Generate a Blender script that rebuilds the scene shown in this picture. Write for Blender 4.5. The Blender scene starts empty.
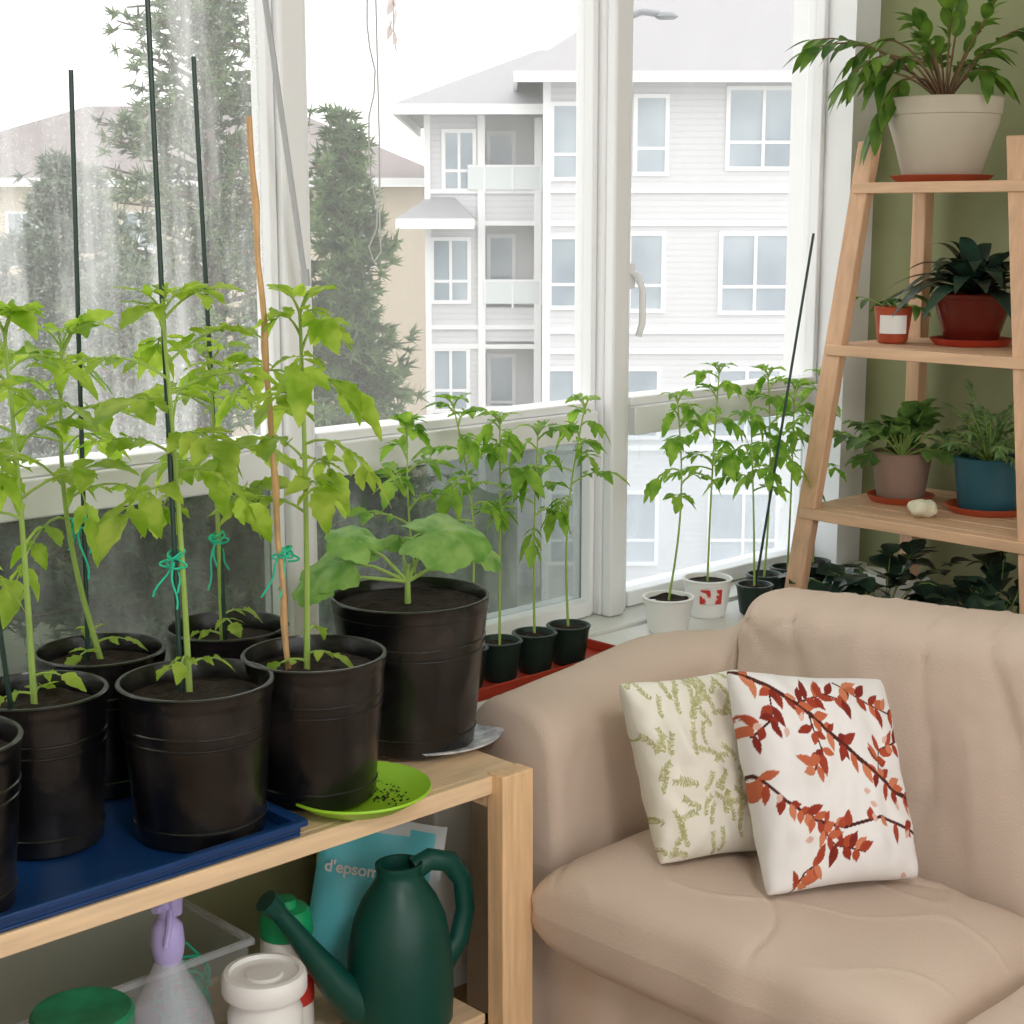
import bpy, math, random
import numpy as np
from mathutils import Vector, Matrix, noise
scene=bpy.context.scene
coll=scene.collection
V=Vector
YAW=math.radians(-43.7)
def lin(c):
    c=c/255.0
    return c/12.92 if c<=0.04045 else ((c+0.055)/1.055)**2.4
def C(r,g,b): return (lin(r),lin(g),lin(b),1)
# ---------------------------------------------------------------- materials
def mat(name,col,rough=.6,metal=0,var=0,vs=8,bump=0,bs=60,spec=.4,stretch=(1,1,1),alpha=1,trans=0,col2=None,lo=.32,hi=.68):
    m=bpy.data.materials.new(name); m.use_nodes=True
    nt=m.node_tree; b=nt.nodes['Principled BSDF']
    b.inputs['Base Color'].default_value=col; b.inputs['Roughness'].default_value=rough
    b.inputs['Metallic'].default_value=metal; b.inputs['Specular IOR Level'].default_value=spec
    b.inputs['Alpha'].default_value=alpha
    b.inputs['Transmission Weight'].default_value=trans
    tc=nt.nodes.new('ShaderNodeTexCoord'); mp=nt.nodes.new('ShaderNodeMapping')
    mp.inputs['Scale'].default_value=stretch
    nt.links.new(tc.outputs['Object'],mp.inputs['Vector'])
    if var or col2:
        n=nt.nodes.new('ShaderNodeTexNoise'); n.inputs['Scale'].default_value=vs; n.inputs['Detail'].default_value=5
        nt.links.new(mp.outputs[0],n.inputs['Vector'])
        r=nt.nodes.new('ShaderNodeValToRGB')
        r.color_ramp.elements[0].position=lo; r.color_ramp.elements[1].position=hi
        if col2: a,c2=col,col2
        else:
            a=tuple(min(1,x*(1-var)) for x in col[:3])+(1,); c2=tuple(min(1,x*(1+var)) for x in col[:3])+(1,)
        r.color_ramp.elements[0].color=a; r.color_ramp.elements[1].color=c2
        nt.links.new(n.outputs['Fac'],r.inputs['Fac']); nt.links.new(r.outputs[0],b.inputs['Base Color'])
    if bump:
        n=nt.nodes.new('ShaderNodeTexNoise'); n.inputs['Scale'].default_value=bs; n.inputs['Detail'].default_value=4
        nt.links.new(mp.outputs[0],n.inputs['Vector'])
        bp=nt.nodes.new('ShaderNodeBump'); bp.inputs['Strength'].default_value=bump; bp.inputs['Distance'].default_value=.01
        nt.links.new(n.outputs['Fac'],bp.inputs['Height']); nt.links.new(bp.outputs[0],b.inputs['Normal'])
    return m
def leafmat(name,c1,c2,tr=.45,rough=.45,ns=14):
    m=bpy.data.materials.new(name); m.use_nodes=True; nt=m.node_tree
    b=nt.nodes['Principled BSDF']; out=nt.nodes['Material Output']
    b.inputs['Roughness'].default_value=rough; b.inputs['Specular IOR Level'].default_value=.35
    tc=nt.nodes.new('ShaderNodeTexCoord'); n=nt.nodes.new('ShaderNodeTexNoise'); n.inputs['Scale'].default_value=ns
    nt.links.new(tc.outputs['Object'],n.inputs['Vector'])
    r=nt.nodes.new('ShaderNodeValToRGB'); r.color_ramp.elements[0].position=.35; r.color_ramp.elements[1].position=.65
    r.color_ramp.elements[0].color=c1; r.color_ramp.elements[1].color=c2
    nt.links.new(n.outputs['Fac'],r.inputs['Fac']); nt.links.new(r.outputs[0],b.inputs['Base Color'])
    t=nt.nodes.new('ShaderNodeBsdfTranslucent'); nt.links.new(r.outputs[0],t.inputs['Color'])
    mx=nt.nodes.new('ShaderNodeMixShader'); mx.inputs[0].default_value=tr
    nt.links.new(b.outputs[0],mx.inputs[1]); nt.links.new(t.outputs[0],mx.inputs[2]); nt.links.new(mx.outputs[0],out.inputs['Surface'])
    return m
def glassmat(name,haze=0.0,tint=(1,1,1,1),scale=2.0,gloss=.05,lo=.45,hi=.75,stretch=(3,1,.8),base=0,drops=0):
    m=bpy.data.materials.new(name); m.use_nodes=True; nt=m.node_tree
    out=nt.nodes['Material Output']; nt.nodes.remove(nt.nodes['Principled BSDF'])
    t=nt.nodes.new('ShaderNodeBsdfTransparent'); t.inputs['Color'].default_value=tint
    g=nt.nodes.new('ShaderNodeBsdfGlossy'); g.inputs['Roughness'].default_value=.02
    mx=nt.nodes.new('ShaderNodeMixShader'); mx.inputs[0].default_value=gloss
    nt.links.new(t.outputs[0],mx.inputs[1]); nt.links.new(g.outputs[0],mx.inputs[2])
    last=mx
    if haze:
        tc=nt.nodes.new('ShaderNodeTexCoord'); mp=nt.nodes.new('ShaderNodeMapping'); mp.inputs['Scale'].default_value=stretch
        nt.links.new(tc.outputs['Object'],mp.inputs['Vector'])
        n=nt.nodes.new('ShaderNodeTexNoise'); n.inputs['Scale'].default_value=scale; n.inputs['Detail'].default_value=9; n.inputs['Roughness'].default_value=.7
        nt.links.new(mp.outputs[0],n.inputs['Vector'])
        r=nt.nodes.new('ShaderNodeMapRange'); r.inputs['From Min'].default_value=lo; r.inputs['From Max'].default_value=hi
        r.inputs['To Min'].default_value=base; r.inputs['To Max'].default_value=haze
        nt.links.new(n.outputs['Fac'],r.inputs['Value'])
        fac=r.outputs[0]
        if drops:
            vo=nt.nodes.new('ShaderNodeTexVoronoi'); vo.inputs['Scale'].default_value=95
            nt.links.new(tc.outputs['Object'],vo.inputs['Vector'])
            r2=nt.nodes.new('ShaderNodeMapRange'); r2.inputs['From Min'].default_value=.16; r2.inputs['From Max'].default_value=.28
            r2.inputs['To Min'].default_value=drops; r2.inputs['To Max'].default_value=0
            nt.links.new(vo.outputs['Distance'],r2.inputs['Value'])
            ad=nt.nodes.new('ShaderNodeMath'); ad.operation='ADD'; ad.use_clamp=True
            nt.links.new(r.outputs[0],ad.inputs[0]); nt.links.new(r2.outputs[0],ad.inputs[1]); fac=ad.outputs[0]
        d=nt.nodes.new('ShaderNodeBsdfTranslucent'); d.inputs['Color'].default_value=(.95,.95,.95,1)
        m2=nt.nodes.new('ShaderNodeMixShader'); nt.links.new(fac,m2.inputs[0])
        nt.links.new(mx.outputs[0],m2.inputs[1]); nt.links.new(d.outputs[0],m2.inputs[2]); last=m2
    nt.links.new(last.outputs[0],out.inputs['Surface'])
    return m
def attrmat(name,rough=.85):
    m=bpy.data.materials.new(name); m.use_nodes=True; nt=m.node_tree; b=nt.nodes['Principled BSDF']
    a=nt.nodes.new('ShaderNodeAttribute'); a.attribute_name='pattern'
    nt.links.new(a.outputs['Color'],b.inputs['Base Color']); b.inputs['Roughness'].default_value=rough
    b.inputs['Specular IOR Level'].default_value=.2
    n=nt.nodes.new('ShaderNodeTexNoise'); n.inputs['Scale'].default_value=300
    bp=nt.nodes.new('ShaderNodeBump'); bp.inputs['Strength'].default_value=.15
    nt.links.new(n.outputs['Fac'],bp.inputs['Height']); nt.links.new(bp.outputs[0],b.inputs['Normal'])
    return m
def sidingmat(name,col,period=.12):
    m=mat(name,col,.8); nt=m.node_tree; b=nt.nodes['Principled BSDF']
    tc=nt.nodes.new('ShaderNodeTexCoord'); sp=nt.nodes.new('ShaderNodeSeparateXYZ'); nt.links.new(tc.outputs['Object'],sp.inputs[0])
    d=nt.nodes.new('ShaderNodeMath'); d.operation='DIVIDE'; d.inputs[1].default_value=period; nt.links.new(sp.outputs['Z'],d.inputs[0])
    f=nt.nodes.new('ShaderNodeMath'); f.operation='FRACT'; nt.links.new(d.outputs[0],f.inputs[0])
    r=nt.nodes.new('ShaderNodeValToRGB'); r.color_ramp.elements[0].position=0; r.color_ramp.elements[1].position=.35
    r.color_ramp.elements[0].color=tuple(x*.84 for x in col[:3])+(1,); r.color_ramp.elements[1].color=col
    nt.links.new(f.outputs[0],r.inputs['Fac']); nt.links.new(r.outputs[0],b.inputs['Base Color'])
    return m
# ---------------------------------------------------------------- mesh kit
class G:
    def __init__(s): s.v=[]; s.f=[]; s.m=[]
    def add(s,vs,fs,mi=0):
        o=len(s.v); s.v+= [V(p) for p in vs]; s.f+=[tuple(i+o for i in f) for f in fs]; s.m+=[mi]*len(fs)
    def box(s,x0,x1,y0,y1,z0,z1,mi=0):
        s.add([(x0,y0,z0),(x1,y0,z0),(x1,y1,z0),(x0,y1,z0),(x0,y0,z1),(x1,y0,z1),(x1,y1,z1),(x0,y1,z1)],
              [(0,3,2,1),(4,5,6,7),(0,1,5,4),(1,2,6,5),(2,3,7,6),(3,0,4,7)],mi); return s
    def beam(s,p0,p1,wx,wy,mi=0):
        vs=[]
        for p in (p0,p1):
            for a,b in ((-1,-1),(1,-1),(1,1),(-1,1)): vs.append((p[0]+a*wx/2,p[1]+b*wy/2,p[2]))
        s.add(vs,[(0,3,2,1),(4,5,6,7),(0,1,5,4),(1,2,6,5),(2,3,7,6),(3,0,4,7)],mi); return s
    def tube(s,pts,r,n=8,mi=0,cap=True,flat=1.0):
        pts=[V(p) for p in pts]; k=len(pts)
        if not isinstance(r,(list,tuple)): r=[r]*k
        vs=[];fs=[]; t=(pts[1]-pts[0]).normalized()
        a=V((0,0,1)) if abs(t.z)<.9 else V((1,0,0))
        u=t.cross(a).normalized()
        for i in range(k):
            if i==0: t=pts[1]-pts[0]
            elif i==k-1: t=pts[-1]-pts[-2]
            else: t=pts[i+1]-pts[i-1]
            t=t.normalized(); u=(u-t*u.dot(t)).normalized(); w=t.cross(u)
            for j in range(n):
                an=2*math.pi*j/n; vs.append(pts[i]+(u*math.cos(an)+w*math.sin(an)*flat)*r[i])
        for i in range(k-1):
            for j in range(n):
                j2=(j+1)%n; fs.append((i*n+j,i*n+j2,(i+1)*n+j2,(i+1)*n+j))
        if cap: fs.append(tuple(range(n))[::-1]); fs.append(tuple((k-1)*n+j for j in range(n)))
        s.add(vs,fs,mi); return s
    def lathe(s,prof,c=(0,0,0),n=40,mi=0,sx=1,sy=1):
        vs=[];fs=[]
        for r,z in prof:
            for j in range(n):
                a=2*math.pi*j/n; vs.append((c[0]+r*math.cos(a)*sx,c[1]+r*math.sin(a)*sy,c[2]+z))
        for i in range(len(prof)-1):
            for j in range(n):
                j2=(j+1)%n; fs.append((i*n+j,i*n+j2,(i+1)*n+j2,(i+1)*n+j))
        fs.append(tuple(range(n))[::-1]); fs.append(tuple((len(prof)-1)*n+j for j in range(n)))
        s.add(vs,fs,mi); return s
    def grid(s,fn,nu,nv,mi=0,wrapu=False):
        vs=[];fs=[]
        for i in range(nu+1):
            for j in range(nv+1): vs.append(fn(i/nu,j/nv))
        for i in range(nu):
            for j in range(nv):
                a=i*(nv+1)+j; fs.append((a,a+nv+1,a+nv+2,a+1))
        s.add(vs,fs,mi); return s
    def obj(s,name,mats,parent=None,origin=None,world=True,sharp=35,bevel=0,sub=0):
        if not isinstance(mats,(list,tuple)): mats=[mats]
        o=V((0,0,0))
        if parent is not None and world: o=parent.location
        elif origin is not None: o=V(origin)
        me=bpy.data.meshes.new(name)
        me.from_pydata([tuple(p-o) for p in s.v],[],s.f)
        for m in mats: me.materials.append(m)
        me.polygons.foreach_set('material_index',s.m); me.polygons.foreach_set('use_smooth',[True]*len(s.f))
        me.update()
        me.set_sharp_from_angle(angle=math.radians(sharp))
        ob=bpy.data.objects.new(name,me); coll.objects.link(ob)
        if parent is not None: ob.parent=parent
        elif origin is not None: ob.location=o
        if bevel:
            md=ob.modifiers.new('b','BEVEL'); md.width=bevel; md.segments=2; md.limit_method='ANGLE'
        if sub:
            md=ob.modifiers.new('s','SUBSURF'); md.levels=sub; md.render_levels=sub
        return ob
def thing(name,loc,label,cat,group=None,rot=0):
    e=bpy.data.objects.new(name,None); coll.objects.link(e); e.location=loc; e.empty_display_size=.05
    e.rotation_euler=(0,0,rot); e['label']=label; e['category']=cat
    if group: e['group']=group
    return e
def tag(o,label,cat,group=None,kind=None):
    o['label']=label; o['category']=cat
    if group: o['group']=group
    if kind: o['kind']=kind
    return o
def struct(o,label=None,cat='structure'):
    o['kind']='structure'; o['label']=label or o.name.replace('_',' '); o['category']=cat
    return o
# ---------------------------------------------------------------- material library
M_frame=mat('white_frame',C(240,241,243),.4)
M_ledge=mat('ledge_white',C(230,230,226),.5)
M_green=mat('sage_wall',C(146,150,112),.85,var=.05,bump=.05,bs=200)
M_white=mat('white_paint',C(240,240,238),.7)
M_floor=mat('floor_wood',C(150,120,88),.5,var=.2,vs=4,stretch=(1,12,1))
M_pine=mat('pine_wood',C(232,202,164),.5,var=.12,vs=5,stretch=(1.2,14,14))
M_pinev=mat('pine_wood_upright',C(230,192,148),.5,var=.14,vs=5,stretch=(16,16,1.2))
M_shelf=mat('shelf_wood',C(214,176,142),.5,var=.12,vs=5,stretch=(10,1.2,10))
M_shelfv=mat('shelf_wood_upright',C(208,168,134),.5,var=.12,vs=5,stretch=(12,12,1.2))
M_black=mat('black_plastic',C(9,9,11),.26,bump=.35,bs=12,spec=.6,col2=C(50,46,44),vs=9,lo=.45,hi=.8)
M_soil=mat('soil',C(40,29,23),.95,var=.6,vs=60,bump=.8,bs=90)
M_tom=leafmat('tomato_leaf',C(140,182,44),C(200,226,96),.58,ns=22)
M_tomd=leafmat('seedling_leaf',C(106,160,48),C(172,210,84),.52,ns=22)
M_sq=leafmat('squash_leaf',C(112,166,72),C(164,204,112),.4,ns=25)
M_stem=mat('stem_green',C(150,178,88),.55,var=.1)
M_brownstem=mat('stem_brown',C(120,92,66),.7,var=.2)
M_house=leafmat('house_leaf',C(66,104,36),C(124,160,62),.35)
M_dark=leafmat('dark_leaf',C(28,48,42),C(58,84,66),.12,.28)
M_brom=leafmat('bromeliad_leaf',C(46,44,40),C(52,84,68),.12,.25,ns=9)
M_mid=leafmat('mid_leaf',C(62,100,44),C(122,158,80),.3)
M_fern=leafmat('fern_leaf',C(92,130,78),C(142,174,116),.35)
M_red=mat('red_tray',C(176,60,40),.4)
M_terra=mat('terracotta',C(180,82,50),.6,var=.1)
M_stake=mat('dark_stake',C(36,60,52),.4)
M_bamboo=mat('bamboo',C(202,160,114),.55,var=.25,vs=14)
M_twine=mat('teal_twine',C(36,196,158),.45)
M_blue=mat('blue_tray',C(20,58,108),.3,var=.1)
M_lime=mat('lime_plastic',C(158,212,48),.35)
M_silver=mat('patterned_saucer',C(150,160,180),.25,metal=.1,col2=C(242,243,246),vs=45)
M_sofa=mat('beige_slipcover',C(212,193,178),.95,var=.03,vs=3,bump=.22,bs=260,spec=.05)
M_can=mat('dark_green_plastic',C(10,70,60),.38,var=.1,bump=.04,bs=120)
M_wpl=mat('white_plastic',C(240,240,238),.35)
M_label=mat('red_label',C(200,54,48),.5,col2=C(236,228,224),vs=40,lo=.5,hi=.56)
M_labelr=mat('red_print',C(196,54,48),.5)
M_cream=mat('cream_pot',C(192,182,164),.6,var=.07)
M_brownred=mat('oxblood_glaze',C(96,30,20),.2)
M_tan=mat('grey_brown_pot',C(146,120,106),.7,var=.08)
M_teal=mat('teal_glaze',C(36,84,98),.35,var=.1)
M_stone=mat('pale_stone',C(226,222,196),.9,var=.1,bump=.6,bs=60)
M_lav=mat('lavender_plastic',C(178,168,222),.3)
M_clear=mat('clear_plastic',C(220,226,232),.15,alpha=.33)
M_clearb=mat('bottle_plastic',C(222,224,240),.12,alpha=.3,spec=.8)
M_tub=mat('clear_tub',C(200,206,206),.12,alpha=.18)
M_glid=mat('green_lid',C(36,128,92),.4,var=.25,vs=30)
M_gcap=mat('green_cap',C(26,156,98),.35)
M_bag=mat('teal_bag',C(112,226,242),.35,var=.06,bump=.25,bs=18)
M_bagw=mat('bag_silver',C(228,236,240),.3,var=.06,bump=.3,bs=20)
M_text=mat('white_ink',C(255,255,255),.6)
M_hang=leafmat('dried_flower',C(248,240,240),C(240,226,224),.6)
M_build=sidingmat('siding_grey',C(210,210,213))
M_trimb=mat('building_trim',C(238,238,239),.7)
M_roof=mat('roof_shingle',C(164,163,167),.9,var=.05,vs=6)
M_roof2=mat('brown_shingle',C(142,134,134),.9,var=.08,vs=3)
M_beige=mat('beige_stucco',C(222,208,190),.9,var=.03)
M_bglass=mat('building_glass',C(132,146,158),.12,spec=.8,col2=C(184,194,202),vs=.7)
M_rail=mat('frosted_rail_panel',C(218,224,224),.3)
M_recess=mat('balcony_recess',C(216,215,216),.9)  # plain pale wall colour inside the balcony recesses
M_bark=mat('bark',C(96,82,70),.9,var=.3)
M_needle=leafmat('conifer_needle',C(74,96,64),C(124,146,98),.3,.8,ns=3)
M_needle2=leafmat('conifer_needle_hazed',C(100,114,100),C(140,152,130),.3,.8,ns=3)  # needles of the left trees, haze put into the colour as paler grey-green
M_grass=mat('ground',C(128,140,112),.95,col2=C(170,170,164),vs=.12)
M_pave=mat('pavement',C(210,211,212),.9,var=.04,vs=2)
M_metal=mat('grey_metal',C(130,134,140),.4,metal=.6)
M_hedge=mat('hedge_green',C(84,98,72),.9,var=.3,vs=6,bump=1,bs=9)
# ---------------------------------------------------------------- leaves
DN=V((0,0,-1))
RL=random.Random(123)
def leaflet(g,base,d,up,L,W,droop=.4,fold=.25,mi=0,n=8,jag=.06,rel=.75,crk=0):
    d=d.normalized(); side=d.cross(up)
    if side.length<.05: side=d.cross(V((1,0,0)))
    side.normalize(); nr=side.cross(d).normalized()
    vs=[];fs=[]
    for i in range(n+1):
        s=i/n
        w=W*.5*math.sin(math.pi*min(1,s**rel))**.85 if 0<s<1 else 0.0006
        if i%2==0 and 0<i<n: w*=1-jag*1.6
        elif 0<i<n: w*=1+jag
        p=V(base)+d*L*s+DN*(L*droop*s*s)
        c1=RL.uniform(-1,1)*crk*w; c2=RL.uniform(-1,1)*crk*w
        vs+=[p+side*w+nr*(fold*w+c1),p,p-side*w+nr*(fold*w+c2)]
    for i in range(n):
        a=i*3; fs+=[(a,a+1,a+4,a+3),(a+1,a+2,a+5,a+4)]
    g.add(vs,fs,mi)
def rotz(v,a): 
    c,s=math.cos(a),math.sin(a); return V((v.x*c-v.y*s,v.x*s+v.y*c,v.z))
def compound(gs,gl,base,az,el,L,ls,rg,pairs=3,droop=.5):
    h=V((math.cos(az),math.sin(az),0)); pts=[]
    def P(s): return V(base)+h*(L*s*math.cos(el))+V((0,0,1))*(L*s*math.sin(el)-droop*L*s*s)
    pts=[P(i/6) for i in range(7)]
    gs.tube(pts,[.0026*(1-.6*i/6) for i in range(7)],5)
    ss=[.5,.8,.3][:pairs-1] if pairs<3 else [.40,.66,.88]
    for k,s in enumerate(ss):
        t=(P(s+.03)-P(s)).normalized(); q=P(s)
        sz=ls*(.55+.45*s)*rg.uniform(.75,1.15)
        for sg in (1,-1):
            dd=rotz(t,sg*rg.uniform(.8,1.3)); dd.z-=rg.uniform(-.1,.45)
            b2=q+dd.normalized()*sz*.16
            gs.tube([q,b2],.0009,4)
            leaflet(gl,b2,dd,V((rg.uniform(-.5,.5),rg.uniform(-.5,.5),1)),sz,sz*.60,rg.uniform(.0,.55),rg.uniform(.1,.5),jag=.08,crk=.18)
            if s>.6 and rg.random()<.5:
                dd2=rotz(t,sg*rg.uniform(.2,.6)); leaflet(gl,q,dd2,V((0,0,1)),sz*.4,sz*.25,.3,.3)
    t=(P(1)-P(.94)).normalized(); t.z-=.05
    leaflet(gl,P(1),t,V((rg.uniform(-.5,.5),rg.uniform(-.5,.5),1)),ls*1.2,ls*.74,rg.uniform(.0,.5),.25,jag=.08,crk=.18)
def tomato(gs,gl,base,top,rg,nleaf,Lr,ls,first=.35,r=.005,az0=None,pairs=3,low=True):
    base=V(base);top=V(top); bend=V((rg.uniform(-.02,.02),rg.uniform(-.02,.02),0))
    def S(s): return base.lerp(top,s)+bend*math.sin(math.pi*s)*1.2
    pts=[S(i/10) for i in range(11)]
    gs.tube(pts,[r*(1-.5*i/10) for i in range(11)],7)
    az=rg.uniform(0,6.28) if az0 is None else az0
    for i in range(nleaf):
        s=first+(1-first)*((i+.5)/nleaf)**.9
        az+=2.4+rg.uniform(-.3,.3)
        k=1-.4*max(0,(s-.8)/.2)
        compound(gs,gl,S(s),az,rg.uniform(.35,.95)+(.3 if s>.85 else 0),Lr*rg.uniform(.75,1.15)*k,ls*rg.uniform(.8,1.15)*(.7+.3*k),rg,pairs,rg.uniform(.25,.85))
    for i in range(4):
        compound(gs,gl,S(1),az+i*1.7,1.1,Lr*.45,ls*.65,rg,2,.4)
    if low:
        for i in range(3):
            az+=2.3; compound(gs,gl,S(rg.uniform(.03,.14)),az,.5,Lr*.35,ls*.6,rg,2,.4)
# ---------------------------------------------------------------- pots
def pot(parent,x,y,z,rt,rb,h,m,lip=.012,soil=.03,name='pot',sm=None,ribs=False):
    g=G(); pr=[(0.001,.0),(rb-.004,0),(rb,.004)]
    zz=h-lip*1.2
    rz=rb+(rt-rb)*.90
    R=lambda q: rb+(rz-rb)*q
    if ribs:
        for q in (.12,.72,.80):
            pr+=[(R(q)-.0002,zz*q),(R(q)+.0018,zz*q+.0015),(R(q)+.0018,zz*q+.004),(R(q),zz*q+.0055)]
    else: pr+=[(R(.1),zz*.1),(R(.5),zz*.5)]
    pr+=[(rz-.001,zz-lip*.4),(rz,zz),(rt-.001,zz+.002),(rt,zz+lip*.5),(rt+.001,h-.004),(rt+.002,h-.002),(rt,h),(rt-.005,h),(rt-.007,h-.004),(rt-.010,h-soil-.004),(.001,h-soil-.004)]
    g.lathe(pr,(x,y,z),56)
    g.obj(name,m,parent)
    g=G(); R_=rt-.0105
    def f(u,v):
        a=u*2*math.pi; r=R_*v
        p=V((x+r*math.cos(a),y+r*math.sin(a),z+h-soil))
        p.z+=noise.noise(p*30)*.010*(1 if v<.98 else 0)+.004*(1-v)
        return p
    g.grid(f,32,10); g.obj('soil',sm or M_soil,parent,sharp=180)
def twine(parent,p,rg,n=3,sz=.012,name='twine_tie'):
    g=G(); p=V(p)
    for k in range(n):
        a0=rg.uniform(0,6.28); pts=[]
        c=p+V((rg.uniform(-.004,.004),rg.uniform(-.004,.004),rg.uniform(-.012,.012))); R=sz*rg.uniform(.7,1.1)
        for i in range(13):
            a=a0+i/12*6.0; pts.append(c+V((math.cos(a)*R,math.sin(a)*R,.006*math.sin(a+k))))
        g.tube(pts,.0018,6)
    for sg in (1,-1):
        m_=rg.uniform(.6,1.2); tl=rg.uniform(-.3,.6)
        pts=[p+V((sg*.02*m_*math.sin(i/8*3.0)*.72,-sg*.02*m_*math.sin(i/8*3.0)*.69,.016*m_*math.sin(i/8*3.1)*tl-.002*i)) for i in range(9)]
        g.tube(pts,.0018,6)
    for k in range(3):
        q=p+V((rg.uniform(-.006,.006),rg.uniform(-.006,.006),0)); pts=[]; dx,dy=rg.uniform(-.004,.004),rg.uniform(-.004,.004); l=rg.uniform(.007,.014); ph=rg.uniform(0,6)
        for i in range(8):
            pts.append(q+V((dx*i+.004*math.sin(i+ph)-.004*math.sin(ph),dy*i,-l*i)))
        g.tube(pts,.0017,6)
    g.obj(name,M_twine,parent)
# ================================================================ ROOM
WY=2.6; GX=3.735
g=G().box(-1.5,GX+.1,-2.2,WY+.1,-.1,0); struct(g.obj('floor',M_floor),'brown wood floor','floor')
g=G().box(-1.5,GX+.1,-2.2,WY+.1,2.6,2.7); struct(g.obj('ceiling',M_white),'white ceiling','ceiling')
g=G().box(GX,GX+.1,-2.2,WY+.1,0,2.6); struct(g.obj('wall_right',M_green),'sage green painted wall','wall')
g=G().box(-1.6,-1.5,-2.2,WY+.1,0,2.6); struct(g.obj('wall_left_light_block',M_white),'unseen white wall added to block side light','wall')  # added out of view to cut the fill light from the left
g=G().box(-1.5,GX,2.47,WY+.1,0,.56); struct(g.obj('wall_window',M_green),'sage green wall below the windows','wall')
LZ=.592
g=G().box(1.96,GX-.001,2.27,2.469,.001,LZ); struct(g.obj('trim_1',M_ledge,bevel=.006),'white ledge running beneath the windows','ledge')
g=G().box(-1.5,GX-.001,2.47,WY+.1,.561,.6); struct(g.obj('trim_2',M_ledge,bevel=.004),'white window sill','sill')
g=G().box(3.625,GX-.001,2.5,WY+.1,.601,2.599); struct(g.obj('wall_corner',M_frame),'white wall strip beside the last window','wall')
for i,(a,b) in enumerate(((1.845,1.905),(2.745,2.84),)):
    g=G().box(a,b,2.565,WY+.06,.601,2.599)
    if i==1: g.box(a+.003,a+.055,2.535,2.565,.601,2.599)
    struct(g.obj('trim_%d'%(3+i),M_frame,bevel=.006),'white upright post between windows','window post')
wins=[(-1.49,1.845,glassmat('streaked_glass',.48,(.98,.98,.98,1),1.3,.02,.46,.78,(7,1,.7),.08,.16)),(1.905,2.745,glassmat('clear_glass',.18,(1,1,1,1),1.2,.015,.5,.85,base=.07)),(2.84,3.625,glassmat('clear_glass_b',.18,(1,1,1,1),1.0,.015,.5,.85,base=.08))]
lowg=[glassmat('lower_glass_a',.22,(.44,.47,.42,1),1.5,.03,.4,.85,base=.03),glassmat('lower_glass_b',.25,(.52,.56,.54,1),1.5,.03,.4,.85,base=.03),glassmat('lower_glass_c',.3,(.94,.97,1,1),2,.04,.35,.8,base=.15)]
for i,(a,b,gm) in enumerate(wins):
    e=thing('window_%d'%(i+1),((a+b)/2,WY,.601),'white framed tall window with a lower fixed pane','window'); e['kind']='structure'
    w=.018
    g=G()
    g.box(a+.001,a+w,2.585,2.64,.602,2.598).box(b-w,b-.001,2.585,2.64,.602,2.598)
    g.box(a+w,b-w,2.575,2.66,.602,.64).box(a+w,b-w,2.575,2.66,2.54,2.598)
    g.box(a+w,b-w,2.56,2.66,1.03,1.10).box(a+w,b-w,2.575,2.66,1.10,1.12)
    g.obj('window_frame',M_frame,e,bevel=.004)
    g=G().box(a+w,b-w,2.612,2.618,1.121,2.539); g.obj('glass_pane',gm,e)
    g=G().box(a+w,b-w,2.612,2.618,.641,1.029); g.obj('glass_pane',lowg[i],e)
    if i==2:
        g=G().tube([(a+.012,2.585,1.42),(a+.012,2.555,1.41),(a+.014,2.54,1.38),(a+.014,2.54,1.30),(a+.012,2.55,1.27)],.008,8)
        g.box(a+.002,a+.022,2.572,2.584,1.38,1.44)
        g.obj('window_handle',M_frame,e)
# ================================================================ OUTSIDE
def site(right,fwd,z=0): return (fwd*.691+right*.723, fwd*.723-right*.691, z)
GZ=-6.2
gx=site(0,60); g=G().box(gx[0]-90,gx[0]+90,gx[1]-57,gx[1]+90,GZ-.2,GZ)
struct(g.obj('ground',M_grass),'grass and pavement ground outside','ground')
e=thing('apartment_building',site(0,32,GZ),'pale grey and white three storey apartment building with hipped roofs','building',rot=YAW)
Z=lambda z:z-GZ
def bpart(g,n,m,sharp=35,**k):
    return g.obj(n,m,e,world=False,sharp=sharp,**k)
g=G().box(.65,9.5,0,9,0,Z(4.15),0)
g.box(-1.72,-.62,1.2,9,0,Z(3.6),0).box(-.62,.65,2.0,9,0,Z(3.6),1)
g.box(-.62,.65,1.2,2.0,Z(1.35),Z(2.0),0).box(-.62,.65,1.2,2.0,Z(-1.0),Z(-.3),0).box(-.62,.65,1.2,2.0,0,Z(-2.9),0)
bpart(g,'building_wall',[M_build,M_recess])
g=G()
for z in (2.0,1.36,-.75,-1.15,-3.1): g.box(.6,9.55,-.06,0,Z(z),Z(z)+.09); g.box(-1.78,.6,1.14,1.2,Z(z),Z(z)+.09)
g.box(.6,.75,-.07,0,0,Z(4.1)).box(-.7,-.55,1.1,1.2,0,Z(3.55)).box(-1.78,-1.66,1.12,1.2,0,Z(3.55)).box(.45,.6,1.1,1.25,0,Z(3.5))
bpart(g,'facade_trim',M_trimb)
def hip(x0,x1,y0,y1,z,rx0,rx1,ry,rz,mi=0,g=None):
    g=g or G()
    g.add([(x0,y0,z),(x1,y0,z),(x1,y1,z),(x0,y1,z),(rx0,ry,rz),(rx1,ry,rz)],[(0,1,5,4),(1,2,5),(2,3,4,5),(3,0,4),(0,3,2,1)],mi)
    g.box(x0,x1,y0-.02,y0+.05,z-.2,z,1); g.box(x0-.02,x0+.05,y0,y1,z-.2,z,1)
    return g
bpart(hip(.05,10.1,-.7,9.5,Z(4.25),3.0,8,4.4,Z(6.5)),'roof',[M_roof,M_trimb])
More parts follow.
